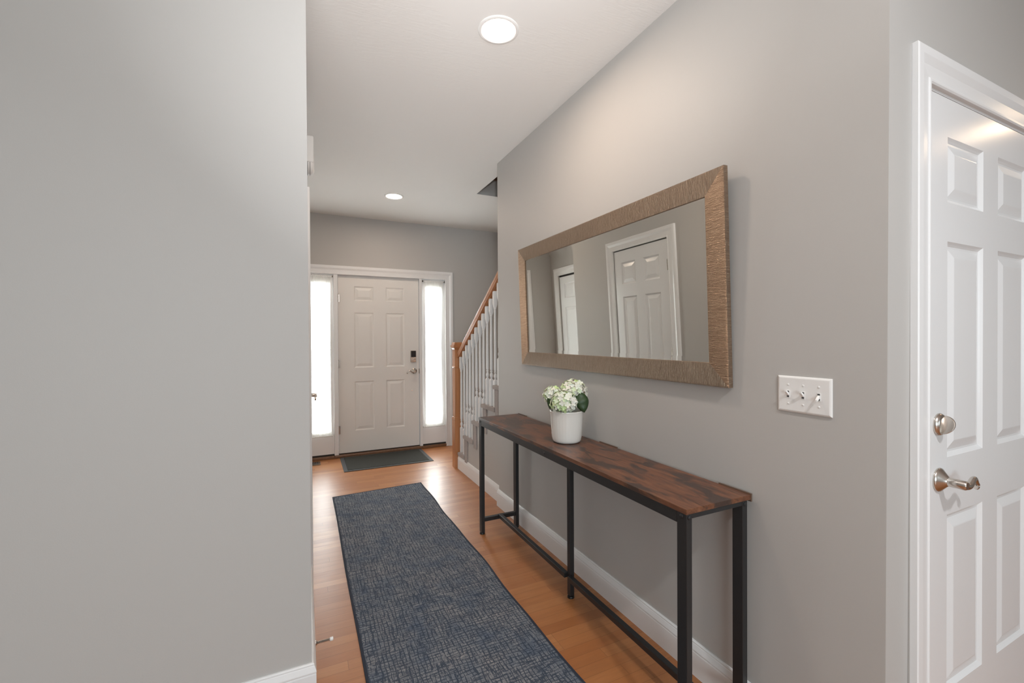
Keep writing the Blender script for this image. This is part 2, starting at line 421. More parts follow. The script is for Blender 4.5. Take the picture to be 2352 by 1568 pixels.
# baseboards
bm = new(); baseboard(bm, [(XR, YE - .012), (XR, YJ), (XS + .001, YJ)], [(-1, 0), (-1, 1), (0, 1)])
struct('baseboard_right', bm, M['trim'], 'white moulded baseboard under the console table wall', 'baseboard')
bm = new(); baseboard(bm, [(XS, YJ + .016), (XS, 4.312)], [(-1, 0), (-1, 0)])
struct('baseboard_stair', bm, M['trim'], 'white moulded baseboard below the stairs', 'baseboard')
bm = new(); baseboard(bm, [(-4.6, YL), (XL, YL), (XL, 2.605)], [(0, -1), (1, -1), (1, 0)])
struct('baseboard_left', bm, M['trim'], 'white baseboard at the foot of the left wall', 'baseboard')
bm = new(); baseboard(bm, [(1.691, D), (2.42, D)], [(0, -1), (0, -1)])
struct('baseboard_front', bm, M['trim'], 'white baseboard on the front wall behind the stairs', 'baseboard')

# ------------------------------------------------------------------ door hardware
def lever(parent, T, name='door_handle', label='brushed nickel lever'):
    """T: a towards the hinge side, b out of the door, c up; rose centre at origin"""
    bm = new()
    lathe(bm, [(.001, 0), (.034, 0), (.035, .003), (.034, .006), (.030, .009), (.022, .016), (.016, .021), (.0135, .024), (.001, .024)], lambda a, b, c: T(a, c, b), 32, False)
    o = part('rose', bm, M['nickel'], parent, None, smooth=True)
    bm = new()
    tube(bm, [T(0, .020, 0), T(0, .024, 0), T(0, .060, -.001), T(0, .064, -.001)], [.0115, .0130, .0132, .0105], 24, up=Vector((0, 0, 1)))
    cs = []; rs = []
    for i in range(29):
        t = i / 28
        a = .002 + .090 * t; c = .010 * math.sin(t * 2.2 * PI) * (.4 + t) * -1 - .002
        b = .052 + .004 * math.sin(t * PI)
        cs.append(T(a, b, c)); rs.append(.0105 - .0048 * t)
    for i in range(1, 9):                       # the curl at the tip
        q = i / 8 * PI * 1.25
        cs.append(T(.092 + .006 * math.sin(q), .052, cs[28].z - T(0, 0, 0).z - .006 + .006 * math.cos(q))); rs.append(.0057)
    tube(bm, cs, rs, 12, up=Vector((0, 0, 1)))
    o2 = part(name, bm, M['nickel'], parent, label, smooth=True)
    o.parent = o2
    return o2
def hinge(parent, T, z):
    bm = new(); lathe(bm, [(.0062, z - .044), (.0062, z + .044)], lambda a, b, c: T(a, b + .006, c), 12)
    lathe(bm, [(.0045, z + .044), (.0068, z + .046), (.003, z + .051)], lambda a, b, c: T(a, b + .006, c), 12)
    box(bm, -.016, .016, -.004, .0012, z - .044, z + .044, T)
    return part('hinge', bm, M['nickel'], parent, smooth=True)

# ------------------------------------------------------------------ front door unit
fd = thing('door_1', (.806, D, 0), 'white six panel front door at the end of the hallway', 'door', None, 'structure')
T = frame((.349, D + .03, 0), (1, 0, 0), (0, -1, 0))
bm = new(); slab(bm, T, .914, .042, 2.068 - .006, .044, [(.172, .388), (.526, .742)], [(.287, .852), (1.010, 1.643), (1.779, 1.945)])
part('leaf', bm, M['fdoor'], fd)
bm = new(); Tf = frame((0, D, 0), (1, 0, 0), (0, -1, 0))
for a, b in ((.300, .344), (1.268, 1.300)):
    box(bm, a, b, D - .006, D + .10, .034, UZ - .001)
box(bm, .344, 1.268, D - .004, D + .10, UZ - .004, UZ - .001)
part('jamb', bm, M['trim'], fd, bevel=.003)
bm = new(); casing(bm, Tf, .012, 1.590, 2.066, .098, 0.)
part('casing', bm, M['trim'], fd)
bm = new(); box(bm, .300, 1.300, D - .012, D + .10, .001, .030); part('threshold', bm, M['sill'], fd, 'brown wooden threshold', bevel=.006)
bm = new(); box(bm, .346, 1.266, D + .032, D + .07, .0305, .041); part('door_sweep', bm, M['gasket'], fd, 'black rubber door sweep')
for z in (1.80, 1.056, .312): hinge(fd, frame((.347, D + .004, 0), (1, 0, 0), (0, -1, 0)), z)
lever(fd, frame((1.205, D + .03, .948), (-1, 0, 0), (0, -1, 0)), label='brushed nickel curved lever')
bm = new(); box(bm, 1.158, 1.226, D + .004, D + .0295, 1.056, 1.196); db = part('deadbolt', bm, M['nickel'], fd, 'electronic deadbolt, black above and nickel below', bevel=.006)
bm = new(); box(bm, 1.163, 1.221, D - .004, D + .006, 1.116, 1.192); part('cover', bm, M['black'], db, 'black cover', bevel=.005)
bm = new(); lathe(bm, [(.016, 0), (.015, .01), (.001, .011)], lambda a, b, c: Vector((1.197 + a, D + .004 - c, 1.088 + b)), 20); box(bm, 1.178, 1.216, D - .022, D - .005, 1.083, 1.094); part('thumb_turn', bm, M['nickel'], db, bevel=.002)
bm = new(); lathe(bm, [(.007, 0), (.007, .003), (.001, .004)], lambda a, b, c: Vector((1.178 + a, D + .0298 - c, .714 + b)), 14); part('peg', bm, M['nickel'], fd)
bm = new(); box(bm, 1.2632, 1.2665, D + .010, D + .03, .915, .975); part('strike_plate', bm, M['darkmetal'], fd)

# sidelights (window_1 left, window_2 right) with curtains
def sidelight(idx, a0, a1, g0, g1, where, bx):
    wd = thing('window_%d' % idx, ((a0 + a1) / 2, D, 0), 'narrow white sidelight window %s' % where, 'window', None, 'structure')
    f0, f1 = D + .012, D + .052; gz0, gz1 = .31, 1.955
    bm = new()
    box(bm, a0, g0, f0, f1, .050, UZ - .001); box(bm, g1, a1, f0, f1, .050, UZ - .001)
    box(bm, g0, g1, f0, f1, .050, gz0); box(bm, g0, g1, f0, f1, gz1, UZ - .001)
    part('window_frame', bm, M['trim'], wd)
    bm = new(); s = .012
    for q in ((g0 - s, g0, gz0 - s, gz1 + s), (g1, g1 + s, gz0 - s, gz1 + s)): box(bm, q[0], q[1], f0 - .008, f0, q[2], q[3])
    for q in ((gz0 - s, gz0), (gz1, gz1 + s)): box(bm, g0, g1, f0 - .008, f0, q[0], q[1])
    part('glazing_bead', bm, M['trim'], wd, bevel=.002)
    bm = new(); box(bm, g0, g1, f0 + .016, f0 + .020, gz0, gz1); pn = part('pane', bm, M['pane'], wd)
    bm = new(); box(bm, bx - .038, bx + .038, f0 + .013, f0 + .0155, 1.292, 1.345); part('sticker', bm, M['plastic'], pn, 'small pale rectangle behind the sheer fabric')
    bm = new(); box(bm, a0, a1, f0 + .006, f1, .0305, .0495); part('sill_gap', bm, M['gasket'], wd, 'black strip along the bottom')
    bm = new(); box(bm, a0, a1, D - .012, D + .10, .001, .030); part('sill', bm, M['sill'], wd, 'brown wooden sill', bevel=.004)
    return wd
sidelight(1, .003, .299, .066, .262, 'left of the front door', .185)
sidelight(2, 1.301, 1.597, 1.347, 1.530, 'right of the front door', 1.437)
def curtain(a0, a1, label, seed):
    zt, zb = 2.050, .252; cy = D - .012
    t = thing('sheer_curtain', ((a0 + a1) / 2, cy, zb), label, 'curtain', 'sheer curtains on the sidelights')
    bm = new(); rnd = random.Random(seed); nu, nv = 150, 44; wd = a1 - a0 - .03; cx = (a0 + a1) / 2
    ph = [rnd.uniform(0, 6.28) for _ in range(6)]; fr = [rnd.uniform(9, 30) for _ in range(6)]
    grid = []
    for j in range(nv + 1):
        t_ = j / nv; z = zb + (zt - zb) * t_
        waist = 1 - .27 * min(1., max(0., math.sin(PI * t_)) ** .55 * 1.0)
        edge = math.exp(-((t_) / .06) ** 2) + math.exp(-((1 - t_) / .06) ** 2)
        r = []
        for i in range(nu + 1):
            u = i / nu
            d = sum(math.sin(u * fr[k] * 2.4 + ph[k] + .3 * math.sin(t_ * 3 + k)) for k in range(6)) / 6
            d2 = math.sin(u * 150 + ph[1]) * edge
            y = cy - .004 * d * (1 - .5 * edge) - .0022 * d2
            r.append(bm.verts.new((cx + (u - .5) * wd * waist, y, z)))
        grid.append(r)
    for j in range(nv):
        for i in range(nu): bm.faces.new((grid[j][i], grid[j][i + 1], grid[j + 1][i + 1], grid[j + 1][i]))
    part('fabric', bm, M['sheer'], t, smooth=True)
    for z in (zt - .010, zb + .010):
        bm = new(); tube(bm, [(a0 + .004, cy, z), (a1 - .004, cy, z)], .0035, 10); rd = part('rod', bm, M['trim'], t, smooth=True)
        for a in (a0 + .006, a1 - .006):
            bm = new(); box(bm, a - .006, a + .006, cy - .006, D + .0115, z - .008, z + .008); part('bracket', bm, M['darkmetal'] if z > 1 else M['plastic'], rd, bevel=.002)
curtain(.010, .296, 'white sheer curtain over the sidelight left of the front door', 3)
curtain(1.304, 1.584, 'white sheer curtain over the sidelight right of the front door', 11)

# ------------------------------------------------------------------ door at the right
rd = thing('door_2', (2.09, YE, 0), 'large glossy white six panel door at the right edge', 'door', None, 'structure')
T = frame((1.620, .622, 0), (1, 0, 0), (0, -1, 0))
bm = new(); slab(bm, T, .802, .012, 2.045, .04, [(.113, .354), (.464, .704)], [(.277, .806), (.978, 1.622), (1.738, 1.932)], .009)
part('leaf', bm, M['door'], rd, bevel=0)
bm = new(); casing(bm, frame((0, YE, 0), (1, 0, 0), (0, -1, 0)), 1.607, 2.430, 2.056, .09)
part('casing', bm, M['trim'], rd)
bm = new(); box(bm, 1.602, 1.6125, YE + .002, YE + .10, 0, 2.0605); box(bm, 2.4235, 2.435, YE + .002, YE + .10, 0, 2.0605)
box(bm, 1.6125, 2.4235, YE + .002, YE + .10, 2.0490, 2.0605)
part('jamb', bm, M['trim'], rd)
lever(rd, frame((1.678, .622, .9195), (1, 0, 0), (0, -1, 0)), label='brushed nickel lever with a curled tip')
bm = new(); lathe(bm, [(.001, 0), (.032, 0), (.033, .003), (.032, .006), (.029, .010), (.024, .013), (.001, .014)], lambda a, b, c: Vector((1.678 + a, .622 - c, 1.082 + b)), 32, False)
db = part('deadbolt', bm, M['nickel'], rd, 'brushed nickel deadbolt', smooth=True)
bm = new(); rg = []
for i in range(21):
    q = -PI / 2 + PI * i / 20
    rg.append((.028 * math.cos(q), .026 * math.sin(q)))
for s in (-.003, .003):
    pass
vs = [[bm.verts.new((1.678 + s + (v * .50), .622 - .010 - u, 1.082 + v)) for u, v in rg] for s in (-.003, .003)]
bm.faces.new(vs[0]); bm.faces.new(vs[1][::-1])
for i in range(20): bm.faces.new((vs[0][i], vs[0][i + 1], vs[1][i + 1], vs[1][i]))
bm.faces.new((vs[0][0], vs[0][20], vs[1][20], vs[1][0]))
part('thumb_turn', bm, M['nickel'], db, bevel=.0018, segs=3)
bm = new(); box(bm, 1.6127, 1.6147, .6215, .640, .890, .950); part('strike_plate', bm, M['darkmetal'], rd)

# ------------------------------------------------------------------ hallway door (left wall) and closet door
hd = thing('door_3', (XL, 3.04, 0), 'white six panel door seen only in the mirror', 'door', None, 'structure')
T = frame((XL - .003, 2.700, 0), (0, 1, 0), (1, 0, 0))
bm = new(); slab(bm, T, .680, .012, 2.062, .04, [(.100, .290), (.395, .585)], [(.243, .789), (.966, 1.631), (1.748, 1.951)], .009)
part('leaf', bm, M['door'], hd)
Th = frame((XL, 0, 0), (0, 1, 0), (1, 0, 0))
bm = new(); casing(bm, Th, 2.694, 3.388, 2.070, .092); part('casing', bm, M['trim'], hd)
for z in (1.845, 1.115, .25): hinge(hd, frame((XL - .004, 2.699, 0), (0, 1, 0), (1, 0, 0)), z)
lever(hd, frame((XL - .003, 3.325, .955), (0, -1, 0), (1, 0, 0)), label='brushed nickel lever jutting past the wall corner')
cdr = thing('door_4', (XC, 4.7, 0), 'white panelled closet door reflected in the far side of the mirror', 'door', None, 'structure')
T = frame((XC - .012, CY0 + .004, 0), (0, 1, 0), (1, 0, 0))
bm = new(); slab(bm, T, .80, .012, 2.035, .03, [(.10, .35), (.45, .70)], [(.243, .789), (.966, 1.631), (1.748, 1.951)]); part('leaf', bm, M['door'], cdr)
bm = new(); box(bm, XC - .045, XC - .014, CY0 + .004, CY1 - .004, 2.038, 2.058); part('track', bm, M['black'], cdr, 'black door track')
bm = new(); casing(bm, frame((XC, 0, 0), (0, 1, 0), (1, 0, 0)), CY0 + .002, CY1 + .002, 2.058, .10); part('casing', bm, M['trim'], cdr)

# ------------------------------------------------------------------ stairs
st = thing('staircase', (1.9, 4.3, 0), 'carpeted staircase climbing towards the camera beyond the right wall', 'stairs')
nose = [4.375, 4.150, 3.900, 3.650, 3.380, 3.110, 2.84, 2.57]; top = [.171, .377, .567, .758, .950, 1.142, 1.334, 1.526]
SX0, SX1 = 1.421, 2.418
bm = new()
pts = [(YJ + .002, .0), (4.317, .0), (4.317, top[0] - .03)]
prev = 4.317
poly = [(YJ + .002, 0), (4.3155, 0)]
poly.append((4.3155, top[0] - .032))
for i in range(1, 5):
    r = nose[i] - .028
    poly += [(r, top[i - 1] - .032), (r, top[i] - .032)]
poly.append((YJ + .002, top[4] - .032))
a = [bm.verts.new((XS, y, z)) for y, z in poly]; b = [bm.verts.new((XS + .06, y, z)) for y, z in poly]
bm.faces.new(a); bm.faces.new(b[::-1])
for i in range(len(poly)): j = (i + 1) % len(poly); bm.faces.new((a[i], a[j], b[j], b[i]))
part('stringer', bm, M['wall'], st, 'greige side panel below the steps')
for i in range(8):
    x0 = SX0 if nose[i] > YJ + .1 else 1.517
    yb_ = (nose[i + 1] - .03) if i < 7 else nose[i] - .28
    y0 = yb_
    if nose[i] > YJ + .1 and y0 < YJ + .002: y0 = YJ + .003
    # tread with rounded nose wrapped in carpet
    bm = new(); z1 = top[i]; r = .017; prof = []
    for q in range(9):
        an = PI / 2 - PI * q / 8; prof.append((nose[i] - r + r * math.cos(an), z1 - r + r * math.sin(an)))
    prof = [(y0, z1)] + prof + [(y0, z1 - 2 * r)]
    if i == 0: x0 = SX0
    # the first tread is notched behind the newel
    a0_ = x0 if i else 1.490
    def strip(xa, xb, pf):
        a = [bm.verts.new((xa, y, z)) for y, z in pf]; b = [bm.verts.new((xb, y, z)) for y, z in pf]
        bm.faces.new(a); bm.faces.new(b[::-1])
        for k in range(len(pf)): j = (k + 1) % len(pf); bm.faces.new((a[k], a[j], b[j], b[k]))
    if i == 0:
        strip(1.489, SX1, prof)
        nf = 4.314; pf = [(y0, z1), (nf - r, z1)] + [(nf - r + r * math.cos(PI / 2 - PI * q / 8), z1 - r + r * math.sin(PI / 2 - PI * q / 8)) for q in range(9)] + [(y0, z1 - 2 * r)]
        strip(SX0, 1.4885, pf)
    else: strip(x0, SX1, prof)
    part('tread', bm, M['carpet'], st, smooth=True)
    bm = new(); zb_ = top[i - 1] + .0005 if i else .001
    yr = nose[i] - .030
    if i == 0: box(bm, 1.4965, SX1, yr - .012, yr, zb_, top[i] - .0345)
    else:
        box(bm, x0 + .003, SX1, yr - .012, yr, zb_, top[i] - .0345)
        if x0 < 1.5: box(bm, x0 + .003, 1.4345, yr - .085, yr - .0125, max(zb_ - .065, 0) , top[i] - .0345)   # carpet return wrapped over the side
    part('riser', bm, M['carpet'], st, bevel=.004)

rl = thing('stair_railing', (1.456, 4.36, 0), 'oak newel post and handrail with white turned balusters', 'railing')
bm = new(); nx, ny = 1.441, 4.364
def sq(bm, hw, z0, z1, hw1=None):
    hw1 = hw if hw1 is None else hw1
    ring_strip(bm, [[(nx - h, ny - h, z), (nx + h, ny - h, z), (nx + h, ny + h, z), (nx - h, ny + h, z)] for h, z in ((hw, z0), (hw1, z1))])
sq(bm, .046, 0, .500); sq(bm, .049, .500, .507); sq(bm, .049, .507, .518, .043); sq(bm, .046, .518, .526); sq(bm, .041, .526, 1.035)
sq(bm, .041, 1.035, 1.044, .046); sq(bm, .046, 1.044, 1.052, .041); sq(bm, .041, 1.052, 1.225); sq(bm, .041, 1.225, 1.240, .052); sq(bm, .052, 1.240, 1.250)
sq(bm, .058, 1.250, 1.268); sq(bm, .048, 1.268, 1.278); sq(bm, .048, 1.278, 1.300, .040)
part('newel_post', bm, M['oak'], rl, 'stained oak newel post', bevel=.002)
# handrail
ang = math.atan(.660); bm = new()
def rail_top(y): return 1.290 + (4.201 - y) * .660
prof = [(-.030, -.020), (-.031, -.030), (-.026, -.042), (-.022, -.050), (-.024, -.060), (-.029, -.066), (-.026, -.074), (.026, -.074), (.029, -.066), (.024, -.060), (.022, -.050), (.026, -.042), (.031, -.030), (.030, -.020), (.022, -.007), (.010, -.001), (-.010, -.001), (-.022, -.007)]
ring_strip(bm, [[(1.456 + a, y, rail_top(y) + c) for a, c in prof] for y in (4.320, YJ + .003)])
part('handrail', bm, M['oakrail'], rl, 'stained oak handrail', smooth=True)
bm = new(); zc = lambda y: rail_top(y) - .074
ring_strip(bm, [[(1.456 + a, y, zc(y) + c) for a, c in ((-.016, -.010), (.016, -.010), (.016, .0), (-.016, .0))] for y in (4.320, YJ + .003)])
part('fillet', bm, M['oakrail'], rl)
def baluster_bm():
    pass
by = [4.283, 4.188, 4.100, 4.018, 3.932, 3.840, 3.748, 3.660, 3.571, 3.482, 3.396, 3.305]
first = [0, 0, 1, 1, 1, 2, 2, 2, 3, 3, 3, 4]; turn = [.43, .43, .61, .61, .61, .80, .80, .80, .99, .99, .99, 1.18]
for k, y in enumerate(by):
    bm = new(); z0 = top[first[k]] + .0005; zt = turn[k]; z1 = zc(y) - .011 + 0.0
    def sqr(hw, za, zb__, hw1=None):
        hw1 = hw if hw1 is None else hw1
        ring_strip(bm, [[(1.456 - h, y - h, z), (1.456 + h, y - h, z), (1.456 + h, y + h, z), (1.456 - h, y + h, z)] for h, z in ((hw, za), (hw1, zb__))])
    sqr(.0155, z0, zt - .012); sqr(.0155, zt - .012, zt, .009)
    Tb = lambda a, b, c: Vector((1.456 + a, y + b, c))
    zs = z1 - .150
    lathe(bm, [(.010, zt - .003), (.0085, zt + .006), (.012, zt + .016), (.0145, zt + .028), (.012, zt + .042), (.0085, zt + .052), (.0085, zt + .057), (.012, zt + .061), (.012, zt + .067), (.0085, zt + .071), (.0125, zt + .078), (.0130, zt + .10), (.0095, zs - .02), (.009, zs - .004), (.012, zs), (.012, zs + .006), (.009, zs + .010), (.009, zs + .014)], Tb, 16)
    sqr(.009, zs + .010, zs + .040, .0160); sqr(.0160, zs + .040, z1)
    part('baluster', bm, M['baluster'], rl)
bm = new()
# ------------------------------------------------------------------ ceiling lights
def can(x, y, label):
    t = thing('ceiling_light', (x, y, H), label, 'light', 'recessed ceiling lights')
    bm = new()
    T_ = lambda a, b, c: Vector((x + a, y + b, H - c))
    rings = [[T_(r * math.cos(2 * PI * i / 48), r * math.sin(2 * PI * i / 48), h) for i in range(48)] for r, h in ((.092, -.0005), (.092, .003), (.088, .0055), (.080, .0062), (.072, .004), (.0695, .001))]
    ring_strip(bm, rings, True, False)
    part('trim_ring', bm, M['plastic'], t, 'white trim ring', smooth=True)
    bm = new(); bm.faces.new([bm.verts.new(T_(.0695 * math.cos(2 * PI * i / 48), .0695 * math.sin(2 * PI * i / 48), .0012)) for i in range(48)])
    part('lens', bm, M['lens'], t, 'glowing lens')
can(.803, 1.814, 'lit recessed light nearest the camera at the top of the ceiling')
can(.803, 4.352, 'lit recessed light in front of the front door')

# ------------------------------------------------------------------ mirror
TH = .034; mz0, mz1, my0_, my1_ = 1.158, 1.953, 1.083, 2.735
def MT(a, b, c):   # a: along Y, b: out from the wall, c: up along the leaning mirror
    return Vector((XR - .004 - b * math.cos(TH) - c * math.sin(TH), a, mz0 + c * math.cos(TH) - b * math.sin(TH)))
mh = mz1 - mz0
mr = thing('wall_mirror', (XR - .004, 1.909, mz0), 'large rectangular mirror in a brushed champagne frame above the console table', 'mirror')
FWH, FWV = .088, .088
prof = [(0, .0), (0, .0195), (.0012, .0210), (.006, .0213), (.080, .0165), (.0865, .0160), (.088, .0145), (.088, .006)]
def member(p0, p1, d0, d1, mt):
    """p0,p1 outer corners (a,c); d0,d1 inward diagonal directions"""
    bm = new()
    ring_strip(bm, [[MT(p[0] + d[0] * u, b, p[1] + d[1] * u) for u, b in prof] for p, d in ((p0, d0), (p1, d1))])
    return bm
cnr = [((my0_, 0), (1, 1)), ((my1_, 0), (-1, 1)), ((my1_, mh), (-1, -1)), ((my0_, mh), (1, -1))]
for i in range(4):
    (p0, d0), (p1, d1) = cnr[i], cnr[(i + 1) % 4]
    part('frame', member(p0, p1, d0, d1, None), M['brushh'] if i % 2 == 0 else M['brushv'], mr)
i0 = .0885; bv = .022
bm = new()
inn = [(my0_ + .086, .086), (my1_ - .086, .086), (my1_ - .086, mh - .086), (my0_ + .086, mh - .086)]
inb = [(my0_ + .086 + bv, .086 + bv), (my1_ - .086 - bv, .086 + bv), (my1_ - .086 - bv, mh - .086 - bv), (my0_ + .086 + bv, mh - .086 - bv)]
quad(bm, [MT(a, .0100, c) for a, c in inb])
for k in range(4):
    j = (k + 1) % 4
    quad(bm, [MT(inn[k][0], .01055, inn[k][1]), MT(inn[j][0], .01055, inn[j][1]), MT(inb[j][0], .0100, inb[j][1]), MT(inb[k][0], .0100, inb[k][1])])
part('mirror_glass', bm, M['glass'], mr, 'bevelled mirror glass')
bm = new(); quad(bm, [MT(a, .001, c) for a, c in ((my0_ + .02, .02), (my1_ - .02, .02), (my1_ - .02, mh - .02), (my0_ + .02, mh - .02))])
part('backing', bm, M['champ'], mr)

# ------------------------------------------------------------------ console table
X0, X1, Y0, Y1, TZ = 1.081, 1.383, 1.004, 2.818, .7985
tb = thing('console_table', ((X0 + X1) / 2, (Y0 + Y1) / 2, 0), 'long narrow console table with rustic brown top and black metal legs', 'table')
bm = new(); box(bm, X0, X1, Y0, Y1, .7815, TZ); part('tabletop', bm, M['ttop'], tb, bevel=.0012)
for ya, yb_ in ((Y0, Y0 + .13), (1.72, 1.86), (Y1 - .13, Y1)):
    bm = new(); box(bm, X1 + .0005, X1 + .007, ya, yb_, .774, .8015); part('back_stop', bm, M['stop'], tb, 'dark brown strip behind the top')
lx, ly = .024, .040
def leg(x0, y0, w_=lx, d_=ly, ztop=.781):
    bm = new(); box(bm, x0, x0 + w_, y0, y0 + d_, .014, ztop); o = part('leg', bm, M['steel'], tb, bevel=.0018)
    bm = new(); cx, cy = x0 + w_ / 2, y0 + d_ / 2
    lathe(bm, [(.006, .0138), (.006, .011), (.0165, .0105), (.018, .006), (.018, .0005)], lambda a, b, c: Vector((cx + a, cy + b, c)), 24)
    part('foot', bm, M['black'], o, smooth=True)
for x0 in (X0 + .001, X1 - .041):
    for y0 in (Y0 + .001, Y1 - .043): leg(x0, y0)
leg(1.222, 1.893, .025, .028, .744)
bm = new(); box(bm, X0 + .002, X0 + .024, Y0 + .042, Y1 - .044, .744, .7812); part('apron', bm, M['steel'], tb, bevel=.0015)
bm = new(); box(bm, X1 - .040, X1 - .018, Y0 + .042, Y1 - .044, .744, .7812); part('apron', bm, M['steel'], tb, bevel=.0015)
for y0 in (Y0 + .002, Y1 - .024):
    bm = new(); box(bm, X0 + .0255, X1 - .0415, y0, y0 + .022, .766, .7812); part('end_rail', bm, M['steel'], tb, bevel=.0012)
bm = new(); box(bm, X0 + .0245, X1 - .0405, 1.889, 1.925, .7445, .7812); part('cross_brace', bm, M['steel'], tb)
for y0 in (Y0 + .008, Y1 - .040):
    bm = new(); box(bm, X0 + .0255, X1 - .0415, y0, y0 + .026, .086, .112); part('crossbar', bm, M['steel'], tb, bevel=.0018)
bm = new(); box(bm, 1.205, 1.230, Y0 + .0345, 1.892, .100, .125); part('stretcher', bm, M['steel'], tb, bevel=.0018)
bm = new(); box(bm, 1.205, 1.230, 1.922, Y1 - .041, .100, .125); part('stretcher', bm, M['steel'], tb, bevel=.0018)
def bolt(x, y, z, nrm):
    bm = new(); nn = Vector(nrm); s = Vector((0, 0, 1)); q = nn.cross(s)
    lathe(bm, [(.0075, 0), (.007, .0022), (.004, .0038), (.001, .0040)], lambda a, b, c: Vector((x, y, z)) + q * a + s * b + nn * c, 18)
    part('bolt', bm, M['steel'], tb, smooth=True)
bolt(X0 + .013, Y0 + .0008, .771, (0, -1, 0)); bolt(X1 - .029, Y0 + .0008, .771, (0, -1, 0)); bolt(X0 + .0015, 1.909, .764, (-1, 0, 0)); bolt(X0 + .0008, Y1 - .022, .771, (-1, 0, 0)); bolt(X0 + .0008, Y0 + .022, .771, (-1, 0, 0))

# ------------------------------------------------------------------ flower pot and hydrangeas
px, py, pz = 1.240, 1.948, TZ + .0006
bm = new()
rings = [(.052, 0), (.066, .001), (.072, .005), (.0755, .014), (.0775, .030), (.0815, .080), (.0845, .130), (.0865, .150), (.0885, .158), (.0895, .161), (.0885, .1645), (.0855, .165), (.0835, .160), (.079, .10), (.072, .02), (.001, .012)]
seg = 96; vs = []
for r, h in rings:
    vs.append([bm.verts.new((px + (r + (.0006 * math.cos(i * 2 * PI / 3.0) if .02 < h < .15 else 0)) * math.cos(2 * PI * i / seg), py + (r + (.0006 * math.cos(i * 2 * PI / 3.0) if .02 < h < .15 else 0)) * math.sin(2 * PI * i / seg), pz + h)) for i in range(seg)])
for a, b in zip(vs[:-1], vs[1:]):
    for i in range(seg): bm.faces.new((a[i], a[(i + 1) % seg], b[(i + 1) % seg], b[i]))
bm.faces.new(vs[0][::-1])
solid('flower_pot', bm, M['pot'], (px, py, pz), 'cream glazed ceramic pot standing on the console table', 'pot', smooth=True)

